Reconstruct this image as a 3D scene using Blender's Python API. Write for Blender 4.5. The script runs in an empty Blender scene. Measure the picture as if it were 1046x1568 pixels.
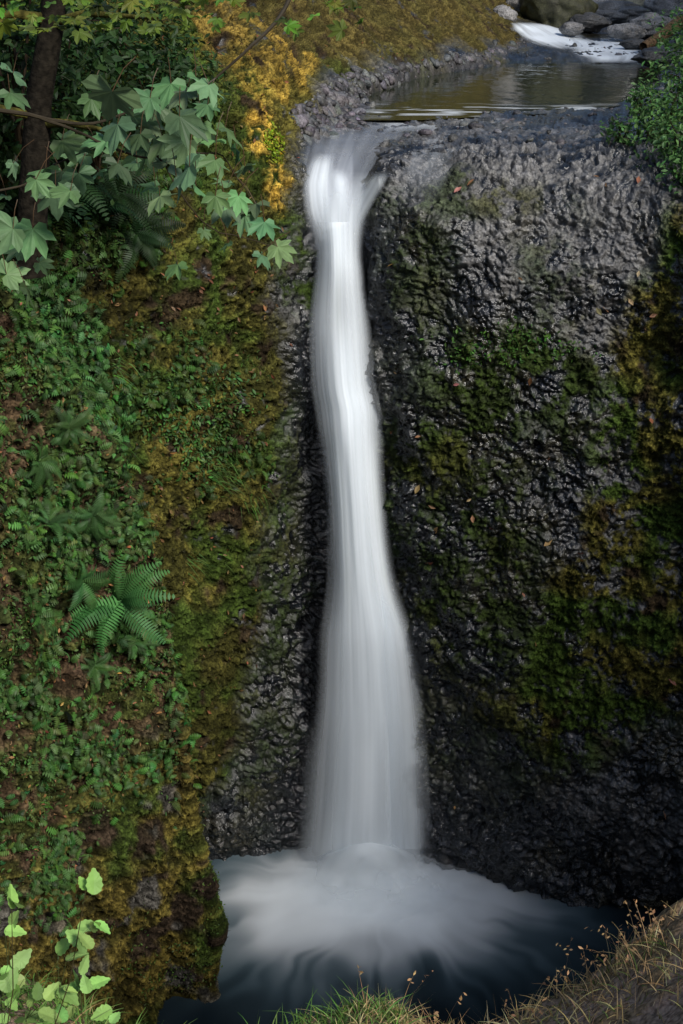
import bpy, math, numpy as np
from mathutils import Vector
rng=np.random.default_rng(7)
PR=math.radians(24.0); CP,SP=math.cos(PR),math.sin(PR); ZC=14.7
def P(px,py,Y):
    px=np.asarray(px,float);py=np.asarray(py,float);Y=np.asarray(Y,float)
    u=(px-523)/784*0.4; v=(784-py)/784*0.4
    t=Y/(CP+v*SP)
    return np.stack([u*t,Y+0*u*t,ZC+(-SP+v*CP)*t],-1)
# ---------------- noise ----------------
def hsh(ix,iy,iz,s=0):
    with np.errstate(over='ignore'):
        h=(ix.astype(np.uint32)*np.uint32(374761393))^(iy.astype(np.uint32)*np.uint32(668265263))^(iz.astype(np.uint32)*np.uint32(2246822519))
        h=h+np.uint32((s*3266489917)&0xffffffff)
        h=(h^(h>>np.uint32(13)))*np.uint32(1274126177)
        h=(h^(h>>np.uint32(15)))*np.uint32(2654435761)
        h=h^(h>>np.uint32(16))
    return h.astype(np.float32)/np.float32(4294967296.0)
def vn(p,s=0):
    i=np.floor(p).astype(np.int64); f=(p-i).astype(np.float32)
    f=f*f*f*(f*(f*6-15)+10)
    x,y,z=i[...,0],i[...,1],i[...,2]; r=0
    for a in (0,1):
        wx=f[...,0] if a else 1-f[...,0]
        for b in (0,1):
            wy=f[...,1] if b else 1-f[...,1]
            for c in (0,1):
                wz=f[...,2] if c else 1-f[...,2]
                r=r+wx*wy*wz*hsh(x+a,y+b,z+c,s)
    return r*2-1
def fbm(p,sc,oc=4,s=0,g=0.5):
    r=0;a=1.0;t=0
    for k in range(oc):
        r=r+a*vn(p*sc*(2.03**k)+k*17.3,s+k);t+=a;a*=g
    return r/t*1.6
def voro(p,s=0):
    i=np.floor(p).astype(np.int64); n=p.shape[:-1]
    F1=np.full(n,9.,np.float32);F2=np.full(n,9.,np.float32);ID=np.zeros(n,np.float32)
    OX=np.zeros(n+(3,),np.float32)
    for a in (-1,0,1):
        for b in (-1,0,1):
            for c in (-1,0,1):
                x,y,z=i[...,0]+a,i[...,1]+b,i[...,2]+c
                h1=hsh(x,y,z,s);h2=hsh(x,y,z,s+1);h3=hsh(x,y,z,s+2)
                dx=(p[...,0]-x-h1).astype(np.float32);dy=(p[...,1]-y-h2).astype(np.float32);dz=(p[...,2]-z-h3).astype(np.float32)
                d=np.sqrt(dx*dx+dy*dy+dz*dz)
                m=d<F1
                F2=np.where(m,F1,np.minimum(F2,d)); F1=np.where(m,d,F1)
                ID=np.where(m,(h1*7.31+h2*3.17+h3*5.77)%1.0,ID)
                OX[...,0]=np.where(m,dx,OX[...,0]);OX[...,1]=np.where(m,dy,OX[...,1]);OX[...,2]=np.where(m,dz,OX[...,2])
    return F1,F2,ID,OX
def facet(p,s):
    F1,F2,ID,OX=voro(p,s)
    a=ID*97.1%1*6.283; b=ID*31.7%1*6.283
    h=(ID-.5)*0.9+(OX[...,0]*np.cos(a)+OX[...,2]*np.sin(a))*0.9+OX[...,1]*np.cos(b)*0.5
    return h*np.clip((F2-F1)*5,0,1),F1,F2,ID
def ss(a,b,x):
    t=np.clip((x-a)/(b-a),0,1);return t*t*(3-2*t)
def pchip(xk,Y,x):
    xk=np.asarray(xk,float);Y=np.asarray(Y,float)
    h=np.diff(xk).reshape((-1,)+(1,)*(Y.ndim-1)); d=np.diff(Y,axis=0)/h
    m=np.zeros_like(Y)
    m[0]=d[0];m[-1]=d[-1]
    pr=d[:-1]*d[1:]
    hm=2*pr/np.where(np.abs(d[:-1]+d[1:])<1e-9,1e-9,d[:-1]+d[1:])
    m[1:-1]=np.where(pr>0,hm,0)
    k=np.clip(np.searchsorted(xk,x,side='right')-1,0,len(xk)-2)
    sh=(-1,)+(1,)*(Y.ndim-1)
    H=(xk[k+1]-xk[k]).reshape(sh); t=((x-xk[k])).reshape(sh)/H
    return ((2*t**3-3*t**2+1)*Y[k]+(t**3-2*t**2+t)*H*m[k]+(-2*t**3+3*t**2)*Y[k+1]+(t**3-t**2)*H*m[k+1])
# ---------------- mesh helpers ----------------
def mk(name,V,F,mat,col=None,fl={},smooth=True,parent=None):
    V=np.ascontiguousarray(V.reshape(-1,3),np.float32);F=np.ascontiguousarray(F,np.int32)
    me=bpy.data.meshes.new(name);n,k=F.shape
    me.vertices.add(len(V));me.vertices.foreach_set('co',V.ravel())
    me.loops.add(n*k);me.loops.foreach_set('vertex_index',F.ravel())
    me.polygons.add(n);me.polygons.foreach_set('loop_start',np.arange(0,n*k,k,dtype=np.int32))
    me.update(calc_edges=True)
    me.polygons.foreach_set('use_smooth',np.full(n,smooth))
    if col is not None:
        a=me.attributes.new('col','FLOAT_COLOR','POINT')
        c=np.ones((len(V),4),np.float32);c[:,:3]=col.reshape(-1,3);a.data.foreach_set('color',c.ravel())
    for q,v in fl.items():
        a=me.attributes.new(q,'FLOAT','POINT');a.data.foreach_set('value',np.ascontiguousarray(v,np.float32).ravel())
    me.materials.append(mat);me.validate()
    o=bpy.data.objects.new(name,me);bpy.context.collection.objects.link(o)
    if parent:o.parent=parent
    return o
def gridF(nr,nc,flip=False):
    i=np.arange((nr-1)*(nc-1));r=i//(nc-1);c=i%(nc-1);a=r*nc+c
    F=np.stack([a,a+nc,a+nc+1,a+1],1)
    return F[:,::-1] if flip else F
def gnorm(G):
    du=np.gradient(G,axis=1);dv=np.gradient(G,axis=0)
    n=np.cross(dv,du);n/=np.linalg.norm(n,axis=-1,keepdims=True)+1e-9
    return n
def smooth2(N,k=3):
    for _ in range(k):
        N=(N+np.roll(N,1,0)+np.roll(N,-1,0)+np.roll(N,1,1)+np.roll(N,-1,1))/5
    return N/(np.linalg.norm(N,axis=-1,keepdims=True)+1e-9)
def basis(n,ang):
    n=n/(np.linalg.norm(n,axis=-1,keepdims=True)+1e-9)
    a=np.where(np.abs(n[:,2:3])<.9,np.array([[0,0,1.]]),np.array([[1.,0,0]]))
    x=np.cross(a,n);x/=np.linalg.norm(x,axis=-1,keepdims=True);y=np.cross(n,x)
    c,s=np.cos(ang)[:,None],np.sin(ang)[:,None]
    X=x*c+y*s;Y=-x*s+y*c
    return np.stack([X,Y,n+0*X],-1)
def inst(T,F,M,pos,sc):
    sc=np.asarray(sc).reshape(-1,1,1) if np.ndim(sc)<2 else np.asarray(sc)[:,None,:]
    V=np.einsum('nij,nkj->nki',M,T[None]*sc)+pos[:,None,:]
    n,k=V.shape[:2]
    FF=(F[None]+(np.arange(n)*k)[:,None,None]).reshape(-1,F.shape[1])
    return V.reshape(-1,3),FF
def icol(c,k): return np.repeat(c,k,axis=0)
class Bag:
    def __init__(s): s.V=[];s.F=[];s.C=[];s.n=0
    def add(s,V,F,C):
        s.V.append(V);s.F.append(F+s.n);s.C.append(C);s.n+=len(V)
    def make(s,name,mat,**k): return mk(name,np.concatenate(s.V),np.concatenate(s.F),mat,np.concatenate(s.C),**k)
def tube(pts,rad,k=8):
    pts=np.asarray(pts,float);n=len(pts);rad=np.asarray(rad,float)
    t=np.gradient(pts,axis=0);t/=np.linalg.norm(t,axis=1,keepdims=True)+1e-9
    a=np.where(np.abs(t[:,2:3])<.9,np.array([[0,0,1.]]),np.array([[1.,0,0]]))
    x=np.cross(a,t);x/=np.linalg.norm(x,axis=1,keepdims=True);y=np.cross(t,x)
    th=np.arange(k)/k*2*np.pi
    V=pts[:,None]+rad[:,None,None]*(x[:,None]*np.cos(th)[None,:,None]+y[:,None]*np.sin(th)[None,:,None])
    F=[]
    for i in range(n-1):
        for j in range(k):
            a0=i*k+j;b0=i*k+(j+1)%k;F+= [[a0,b0,b0+k],[a0,b0+k,a0+k]]
    return V.reshape(-1,3),np.array(F)
# ---------------- materials ----------------
def nm(name):
    m=bpy.data.materials.new(name);m.use_nodes=True;nt=m.node_tree;nt.nodes.clear()
    return m,nt,nt.nodes.new,nt.links.new
def mat_ground(name,b1=30,b2=110,bs=.5,bd=.03,spec=.5):
    m,nt,N,L=nm(name)
    o=N('ShaderNodeOutputMaterial');p=N('ShaderNodeBsdfPrincipled');a=N('ShaderNodeAttribute');a.attribute_name='col'
    r=N('ShaderNodeAttribute');r.attribute_name='rgh'
    tc=N('ShaderNodeTexCoord');n1=N('ShaderNodeTexNoise');n1.inputs['Scale'].default_value=b1;n1.inputs['Detail'].default_value=3;n1.inputs['Roughness'].default_value=.65
    n2=N('ShaderNodeTexNoise');n2.inputs['Scale'].default_value=b2*.3;n2.inputs['Detail'].default_value=1
    L(tc.outputs['Object'],n1.inputs['Vector']);L(tc.outputs['Object'],n2.inputs['Vector'])
    mr=N('ShaderNodeMapRange');mr.inputs[1].default_value=.3;mr.inputs[2].default_value=.7;mr.inputs[3].default_value=.45;mr.inputs[4].default_value=1.6
    L(n2.outputs['Fac'],mr.inputs[0])
    mx=N('ShaderNodeVectorMath');mx.operation='SCALE';L(a.outputs['Color'],mx.inputs[0]);L(mr.outputs[0],mx.inputs['Scale'])
    L(mx.outputs[0],p.inputs['Base Color']);L(r.outputs['Fac'],p.inputs['Roughness'])
    ms=N('ShaderNodeMapRange');ms.inputs[1].default_value=.35;ms.inputs[2].default_value=.85;ms.inputs[3].default_value=spec;ms.inputs[4].default_value=.08
    L(r.outputs['Fac'],ms.inputs[0]);L(ms.outputs[0],p.inputs['Specular IOR Level'])
    b=N('ShaderNodeBump');b.inputs['Strength'].default_value=bs;b.inputs['Distance'].default_value=bd
    L(n1.outputs['Fac'],b.inputs['Height']);L(b.outputs[0],p.inputs['Normal']);L(p.outputs[0],o.inputs[0])
    return m
def mat_leaf(name,tr=.35,rough=.5):
    m,nt,N,L=nm(name)
    o=N('ShaderNodeOutputMaterial');p=N('ShaderNodeBsdfPrincipled');a=N('ShaderNodeAttribute');a.attribute_name='col'
    tc=N('ShaderNodeTexCoord');n=N('ShaderNodeTexNoise');n.inputs['Scale'].default_value=25;n.inputs['Detail'].default_value=1;L(tc.outputs['Object'],n.inputs['Vector'])
    mr=N('ShaderNodeMapRange');mr.inputs[3].default_value=.7;mr.inputs[4].default_value=1.3;L(n.outputs['Fac'],mr.inputs[0])
    mx=N('ShaderNodeVectorMath');mx.operation='SCALE';L(a.outputs['Color'],mx.inputs[0]);L(mr.outputs[0],mx.inputs['Scale'])
    p.inputs['Roughness'].default_value=rough;p.inputs['Specular IOR Level'].default_value=.22
    t=N('ShaderNodeBsdfTranslucent');L(mx.outputs[0],p.inputs['Base Color']);L(mx.outputs[0],t.inputs['Color'])
    s=N('ShaderNodeMixShader');s.inputs[0].default_value=tr;L(p.outputs[0],s.inputs[1]);L(t.outputs[0],s.inputs[2]);L(s.outputs[0],o.inputs[0])
    return m
def mat_foam(name):
    m,nt,N,L=nm(name)
    o=N('ShaderNodeOutputMaterial');a=N('ShaderNodeAttribute');a.attribute_name='alpha'
    d=N('ShaderNodeBsdfDiffuse');tl=N('ShaderNodeBsdfTranslucent')
    c=N('ShaderNodeAttribute');c.attribute_name='col';L(c.outputs['Color'],d.inputs[0]);L(c.outputs['Color'],tl.inputs[0])
    m1=N('ShaderNodeMixShader');m1.inputs[0].default_value=.2;L(d.outputs[0],m1.inputs[1]);L(tl.outputs[0],m1.inputs[2])
    t=N('ShaderNodeBsdfTransparent');m2=N('ShaderNodeMixShader');L(a.outputs['Fac'],m2.inputs[0]);L(t.outputs[0],m2.inputs[1]);L(m1.outputs[0],m2.inputs[2])
    L(m2.outputs[0],o.inputs[0]);return m
def mat_pool(name,base,rough,bump,scale):
    m,nt,N,L=nm(name)
    o=N('ShaderNodeOutputMaterial');p=N('ShaderNodeBsdfPrincipled');p.inputs['Base Color'].default_value=(*base,1);p.inputs['Roughness'].default_value=rough
    p.inputs['IOR'].default_value=1.33
    tc=N('ShaderNodeTexCoord');mp=N('ShaderNodeMapping');mp.inputs['Scale'].default_value=(1.6,.8,1);n=N('ShaderNodeTexNoise');n.inputs['Scale'].default_value=scale;n.inputs['Detail'].default_value=3
    L(tc.outputs['Object'],mp.inputs[0]);L(mp.outputs[0],n.inputs['Vector'])
    b=N('ShaderNodeBump');b.inputs['Strength'].default_value=bump;b.inputs['Distance'].default_value=.05;L(n.outputs['Fac'],b.inputs['Height']);L(b.outputs[0],p.inputs['Normal'])
    f=N('ShaderNodeAttribute');f.attribute_name='alpha';c=N('ShaderNodeAttribute');c.attribute_name='col'
    d=N('ShaderNodeBsdfDiffuse');L(c.outputs['Color'],d.inputs[0])
    s=N('ShaderNodeMixShader');L(f.outputs['Fac'],s.inputs[0]);L(p.outputs[0],s.inputs[1]);L(d.outputs[0],s.inputs[2]);L(s.outputs[0],o.inputs[0]);return m
M_ROCK=mat_ground('wet_rock_and_moss',spec=.85,bs=.7);M_BANK=mat_ground('bank_soil',spec=.2)
M_LEAF=mat_leaf('leaf');M_GRASS=mat_leaf('grass',.3,.6);M_BARK=mat_ground('bark',20,60,.8,.02,.2);M_FOAM=mat_foam('falling_water')
# ---------------- main cliff ----------------
CX=np.array([-350,-100,0,100,200,280,340,400,440,470,500,540,580,640,720,800,900,1000,1100,1400.])
T={
-400:[14,16,18,20,24,28,32,36,40,42,44,46,48,50,54,58,60,62,60,50],
-80:[12,14,15.5,17,19,21,23,26,28,29.5,31,32,34,37,42,48,54,58,54,30],
0:[11.5,13.5,15,16.5,18.3,19.5,20.5,23,25.5,27,28,29.5,31,32.5,36,43,48,50,46,28],
40:[11.4,13.3,14.8,16.2,17.9,19,19.9,21.5,23.8,25.5,26.8,28,29.5,31,34,38,41,42,36,22],
80:[11.2,13.1,14.6,15.9,17.5,18.6,19.5,20.5,22,24,25.5,26.8,28,29.5,32,34.5,34.8,34.5,28,19],
110:[11.1,12.9,14.4,15.7,17.2,18.3,19.2,20.0,21,22.5,24.2,25.8,27,29,30.5,30.8,30.8,30.2,25,18],
140:[11,12.8,14.2,15.5,17,18,18.9,19.6,20.4,21.6,23,24.5,26,26.8,27,27,27,26.4,22.5,17.5],
170:[10.9,12.7,14,15.3,16.8,17.8,18.6,19.2,19.9,20.8,22,23,23.5,23.6,23.5,23.4,23.2,22.8,20.5,17],
200:[10.8,12.6,13.9,15.2,16.6,17.6,18.4,18.9,19.5,20.2,20.9,21.2,21.2,21.2,21.0,20.9,20.7,20.2,18.6,16.5],
240:[10.7,12.5,13.8,15,16.4,17.3,18.1,18.5,19.0,19.5,19.9,19.9,19.5,19.3,19.0,18.9,18.8,18.5,17.5,16],
290:[10.6,12.4,13.6,14.9,16.2,17.1,17.8,18.2,18.6,19.0,19.3,19.3,18.9,18.5,18.25,18.2,18.1,17.9,17.1,15.7],
350:[10.5,12.2,13.4,14.7,16,16.9,17.5,17.9,18.3,18.75,19.0,19.0,18.7,18.2,17.9,17.8,17.7,17.5,16.8,15.4],
450:[10.4,12,13.2,14.5,15.8,16.6,17.2,17.7,18.1,18.6,18.85,18.85,18.5,18.0,17.7,17.5,17.4,17.2,16.5,15.1],
600:[10.4,12,13.1,14.3,15.6,16.5,17.1,17.6,18.05,18.5,18.7,18.7,18.4,17.9,17.5,17.3,17.2,17.0,16.3,15],
800:[10.6,12,13,14.3,15.6,16.6,17.2,17.7,18.1,18.5,18.7,18.7,18.4,17.9,17.5,17.2,17.0,16.8,16.2,15],
1000:[11,12.4,13.4,14.6,16,16.9,17.5,17.9,18.2,18.5,18.7,18.7,18.4,18.0,17.6,17.2,16.9,16.6,16.1,15],
1200:[11.5,13,14,15.3,16.6,17.4,17.8,18.1,18.3,18.5,18.6,18.6,18.4,18.05,17.7,17.2,16.8,16.4,16.0,15],
1310:[12,13.6,14.8,16.2,17.3,17.9,18.1,18.2,18.3,18.35,18.4,18.4,18.3,18.15,17.75,17.25,16.85,16.5,16.1,15.2],
1400:[12.2,13.8,15,16.4,17.4,18,18.2,18.3,18.35,18.4,18.4,18.4,18.3,18.2,17.8,17.35,17.0,16.9,16.4,15.4],
1480:[12.4,14,15.2,16.6,17.5,18.1,18.3,18.4,18.4,18.4,18.4,18.4,18.3,18.2,17.9,17.5,17.2,17.1,16.6,15.6]}
RY=np.array(sorted(T));TY=np.array([T[int(r)] for r in RY])
def sampY(pxs,pys):
    A=pchip(RY,TY,pys)
    return pchip(CX,A.T,pxs).T
S=1.55
pxs=np.concatenate([np.arange(-350,-30,7),np.arange(-30,1080,S),np.arange(1080,1401,7)])
pys=np.concatenate([np.arange(-400,-20,6),np.arange(-20,260,1.0),np.arange(260,1410,S),np.arange(1410,1481,8)])
Yg=sampY(pxs,pys);PX,PY=np.meshgrid(pxs,pys)
G=P(PX,PY,Yg)
N0=gnorm(G);
if N0[len(pys)//2,len(pxs)//2,1]>0:N0=-N0
N0=smooth2(N0,6)
def B(cx,cy,rx,ry,PXa=None,PYa=None):
    X=PX if PXa is None else PXa;Yy=PY if PYa is None else PYa
    d=np.sqrt(((X-cx)/rx)**2+((Yy-cy)/ry)**2);return 1-ss(.55,1.25,d)
def mx(*a):
    r=a[0]
    for b in a[1:]:r=np.maximum(r,b)
    return r
def inpoly(poly,X,Yy,soft=14):
    poly=np.array(poly,float);ins=np.zeros(X.shape,bool);dm=np.full(X.shape,1e9)
    n=len(poly)
    for i in range(n):
        x1,y1=poly[i];x2,y2=poly[(i+1)%n]
        c=((y1>Yy)!=(y2>Yy))&(X<(x2-x1)*(Yy-y1)/((y2-y1) if y2!=y1 else 1e-9)+x1);ins^=c
        dx,dy=x2-x1,y2-y1;t=np.clip(((X-x1)*dx+(Yy-y1)*dy)/(dx*dx+dy*dy),0,1)
        dm=np.minimum(dm,np.hypot(X-x1-t*dx,Yy-y1-t*dy))
    sd=np.where(ins,dm,-dm);return ss(-soft,soft,sd)
nA=fbm(G,.8,4,3);nB=fbm(G,3.0,3,9)
wx=PX+28*nA+12*nB;wy=PY+40*fbm(G,.8,3,33)
POOL=[(560,138),(640,112),(790,92),(1000,96),(1005,125),(960,150),(900,165),(760,168),(640,178),(575,165)]
pool=inpoly(POOL,PX,PY,9)
chute=mx(B(525,240,75,55),B(515,320,60,75),B(525,430,50,100),B(560,185,110,30)*.5)
left=inpoly([(-400,-420),(640,-420),(830,20),(800,62),(700,92),(560,112),(490,150),(455,230),(462,330),(440,380),(400,420),(415,500),(430,620),(415,760),(390,900),(365,1050),(330,1180),(260,1330),(-400,1500)],wx,wy,26)
rmoss=mx(inpoly([(1000,380),(940,560),(900,680),(900,800),(820,940),(790,1060),(840,1150),(1000,1150),(1400,1200),(1400,300),(1060,300)],wx,wy,28))
gmoss=mx(B(770,560,170,80,wx,wy),B(690,680,120,110,wx,wy),B(840,590,110,90,wx,wy),B(720,860,120,210,wx,wy)*.95,B(610,760,50,140,wx,wy)*.8,B(448,400,22,110,wx,wy),B(410,820,70,240,wx,wy)*.8,B(720,300,170,50,wx,wy)*.75,B(800,1050,80,180,wx,wy)*.9,B(390,1130,60,130,wx,wy)*.6,B(640,420,60,100,wx,wy)*.75,B(900,700,90,130,wx,wy)*.8,B(850,430,80,60,wx,wy)*.6,B(690,1120,60,120,wx,wy)*.5)
sun_ochre=mx(B(402,95,50,45,wx,wy)*.35,B(398,190,30,60,wx,wy),B(425,285,26,50,wx,wy),B(455,115,45,28,wx,wy)*.6,B(330,60,50,40,wx,wy)*.25)  # ochre ridge moss, with the warm sun patch painted into its colour
grey=mx(B(790,270,260,80,wx,wy)*.85,B(930,420,130,110,wx,wy)*.9,B(1000,270,100,60,wx,wy),B(760,390,60,60,wx,wy)*.9,B(895,1205,62,50,wx,wy)*1.3,B(1010,1290,80,80,wx,wy)*.6,B(430,460,18,45,wx,wy)*.9,B(560,135,60,30,wx,wy),B(520,155,50,25,wx,wy),B(760,190,200,20,wx,wy)*.6,B(960,800,90,200,wx,wy)*.8)
gravel=mx(inpoly([(440,175),(520,118),(600,105),(720,84),(790,62),(820,62),(760,92),(640,112),(560,138),(575,165),(560,195),(470,215)],PX,PY,6),inpoly([(800,0),(1100,0),(1100,100),(1000,100),(1000,60),(900,50)],PX,PY,6))
wrp=np.stack([fbm(G,2.2,3,21),fbm(G,2.2,3,22),fbm(G,2.2,3,23)],-1)
f1,F1,F2,ID=facet(G*np.array([3.9,3.9,5.0])+.8*wrp,11)
f2,g1,g2,ID2=facet(G*np.array([9.5,9.5,12.])+.9*wrp,51)
lump=(1-np.clip(F1,0,1)**2)
fine=fbm(G,14.,3,71,.6)
mossy=np.clip(mx(left,rmoss*.8),0,1)
big=fbm(G,.45,3,91)*.35
far=ss(22,30,G[...,1])
ridg=1-np.abs(fbm(G*np.array([2.2,2.2,1.5]),1.,4,161))*1.6
am=np.clip(.75+1.0*fbm(G,.9,2,171),.2,1.3)*(1-.6*gmoss)
rockd=(.095*f1+.04*lump)*am+.058*f2+.018*fine+.05*ridg+.08*fbm(G,1.6,3,181)
vfold=fbm(G*np.array([1.6,1.6,.45]),1.,4,120)
mossd=.15*vfold+.08*fbm(G,5.,4,131,.6)+.045*fine+.03*f1
topflat=inpoly([(470,255),(480,150),(600,100),(1100,60),(1100,235),(700,215)],PX,PY,14)
amp=(1-pool)*(1-.8*chute)*(1-.4*far)*(1-.35*topflat)
disp=(rockd*(1-mossy)+mossd*mossy)*amp+big*.5*(1-mx(pool,chute,far,inpoly([(440,260),(440,60),(1100,60),(1100,260)],PX,PY,40)))
G2=G+N0*disp[...,None]
G2[...,2]-=pool*.28
def C(*c):return np.array(c,float)
one=np.ones(PX.shape+(1,))
def lerp(a,b,t):return a+(b-a)*np.clip(t,0,1)[...,None]
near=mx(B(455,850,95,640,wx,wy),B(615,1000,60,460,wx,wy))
col=one*C(.010,.012,.016)
col=lerp(col,one*C(.038,.040,.045),ss(-.1,.5,nB+.4*(ID-.5))*(1-near))
col=lerp(col,one*C(.045,.040,.020),ss(0,.7,fbm(G,1.1,3,191))*.7*(1-near))
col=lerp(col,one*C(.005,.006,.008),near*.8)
gtex=np.clip(grey*1.3*ss(-.5,.4,f1+.5*nB+.15),0,1)
col=lerp(col,one*C(.175,.17,.165),gtex*.85*(.35+.65*ID2))
col=lerp(col,one*C(.06,.058,.06),gravel*.9)
gm=gmoss*ss(-.5,.25,nB+.5*fine)
col=lerp(col,one*lerp(one*C(.030,.050,.007),one*C(.062,.064,.011),ss(-.3,.5,nA)),gm*.95)
cm=lerp(one*C(.052,.050,.012),one*C(.105,.092,.020),ss(-.4,.6,nA+.6*fine+.2*nB))
cm=lerp(cm,one*C(.042,.068,.012),ss(-.1,.6,fbm(G,1.3,3,201)+.15))
cm=lerp(cm,one*C(.085,.064,.021),ss(150,60,PY)*(PX>300)*.8)
cm=lerp(cm,one*C(.50,.32,.055),sun_ochre*ss(-.6,.4,fine+nB+.1)*.95)
cm=lerp(cm,one*C(.040,.028,.015),ss(.45,.85,fbm(G,2.6,3,231)))
ml=left*ss(-1.1,-.4,nB+.5*fine+.25)
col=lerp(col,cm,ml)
rm=rmoss*ss(-.35,.2,nB+.7*fine-.2*f1+.25)
col=lerp(col,cm*1.4,rm)
shadeL=inpoly([(-50,200),(170,200),(250,420),(160,560),(-50,560)],wx,wy,40)  # shade of the upper-left corner, painted into the cliff colour
col=col*(1-.6*shadeL[...,None])
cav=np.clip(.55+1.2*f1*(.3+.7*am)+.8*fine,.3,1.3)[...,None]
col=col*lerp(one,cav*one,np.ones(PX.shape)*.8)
mm=np.clip(mx(ml,rm,gm*.85),0,1)
rgh=.18+.30*gtex+.1*(ID2-.5);rgh=rgh*(1-mm)+.9*mm
rgh=np.clip(np.where(gravel>.5,.5,rgh),.12,.95)
NR,NC=PX.shape
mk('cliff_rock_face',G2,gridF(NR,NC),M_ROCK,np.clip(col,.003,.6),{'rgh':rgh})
N2=gnorm(G2)
if N2[NR//2,NC//2,1]>0:N2=-N2
# ---------------- left slope ----------------
er=np.array([200,380,460,520,640,740,860,920,1000,1100,1230,1300,1380,1450,1520,1620.])
ex=np.array([-140,-60,10,60,130,190,240,250,262,275,290,305,322,328,325,318.])
eY=np.array([12.0,12.4,12.6,12.8,13.2,13.6,13.9,14.0,14.1,14.3,14.5,14.6,14.7,14.8,14.85,14.9])
fr=[6.0,1.6,1.0,.7,.4,.15,.04,0];dY=[7,3.6,2.3,1.5,.75,.2,.03,0]
sr=np.arange(200,1621,1.8);exs=pchip(er,ex,sr);eYs=pchip(er,eY,sr)
cols=[]
for f,d in zip(fr,dY): cols.append(P(exs-f*300,sr,eYs-d))
ew=cols[-1]
for a,b in ((-.10,.25),(-.35,.8),(-1.2,2.2),(-2.5,4)): cols.append(ew+np.array([a,b,0]))
cu=np.array([-3.2,-1.0,-.72,-.5,-.3,-.12,-.035,0,.06,.2,.5,.9])
CT=np.stack(cols,0)
us=np.concatenate([np.linspace(-3.2,-1.02,60),np.linspace(-1,.1,440),np.linspace(.12,.9,60)])
Bt=pchip(cu,CT,us).transpose(1,0,2)
BU,BPY=np.meshgrid(us,sr)
NB=gnorm(Bt)
if NB[300,200,1]>0:NB=-NB
NB=smooth2(NB,30)
b1=fbm(Bt,1.0,4,301);b2=fbm(Bt,3.5,3,311);b3=fbm(Bt,15,3,321,.6);bv=fbm(Bt*np.array([2.,2.,.6]),1.,4,331)
bf,_,_,bid=facet(Bt*5.5+.6*b2[...,None],341)
top=1-ss(.0,.16,BPY/1568*1.0-.70+.07*b1+.22*np.clip(BU+.35,-1,1))
be=1-.55*ss(-.20,-.03,BU)
B2=Bt+NB*((.18*b1+.07*b2+.05*bf)*be+.20*bv*(.5+.5*be)+.04*b3)[...,None]
o1=np.ones(BU.shape+(1,))
bc=lerp(o1*C(.062,.053,.013),o1*C(.135,.105,.024),ss(-.4,.5,b2+.5*b3))
bc=lerp(bc,o1*C(.045,.068,.013),ss(-.1,.5,b1))
bc=lerp(bc,o1*C(.04,.028,.018),ss(.3,.7,fbm(Bt,2.2,3,351)))
bc=lerp(bc,o1*C(.09,.085,.075),ss(.45,.7,fbm(Bt,1.7,3,361))*(1-top))
soil=lerp(o1*C(.075,.048,.030),o1*C(.035,.05,.014),ss(-.3,.4,b2))
bc=lerp(bc,soil,top*.85)
bc=bc*np.clip(.6+.8*b3+.6*bf,.3,1.4)[...,None]
mk('mossy_slope',B2,gridF(*BU.shape),M_BANK,np.clip(bc,.003,.5),{'rgh':np.full(BU.shape,.9)})
# ---------------- foreground bank ----------------
xs=np.linspace(-9,9,500);yy=np.concatenate([np.linspace(-8,3,60),np.linspace(3.05,8,220)])
XX,YY=np.meshgrid(xs,yy)
hx=pchip([-9,-3,-.67,.27,.8,1.13,1.77,3,9],np.array([10.5,9.75,9.42,9.44,9.50,9.60,9.96,10.8,12.]),xs)[None]+0*YY
edge=5.15+.25*fbm(np.stack([XX,0*XX,0*XX],-1),1.2,3,401)
zz=hx+np.clip(edge-YY,0,20)*.6-np.clip(YY-edge,0,9)**1.3*7
FG=np.stack([XX,YY,zz],-1);fn=fbm(FG,6,4,411)
FG[...,2]+=.05*fn+.08*fbm(FG,1.5,2,421)
fc=lerp(np.ones(XX.shape+(1,))*C(.30,.20,.14),np.ones(XX.shape+(1,))*C(.19,.13,.07),ss(-.3,.4,fn))
mk('foreground_ground',FG,gridF(*XX.shape,flip=True),M_BANK,np.clip(fc,0,1),{'rgh':np.full(XX.shape,.95)})
gx=np.linspace(-300,300,80);X3,Y3=np.meshgrid(gx,gx+100)
R3=np.hypot(X3-0,Y3-20);Z3=-1.2+ss(20,90,R3)*30+2*fbm(np.stack([X3,Y3,0*X3],-1),.05,3,5)*ss(20,60,R3)
mk('ground',np.stack([X3,Y3,Z3],-1),gridF(80,80,True),M_BANK,np.ones(X3.shape+(1,))*C(.03,.035,.015),{'rgh':np.full(X3.shape,.95)})
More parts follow.
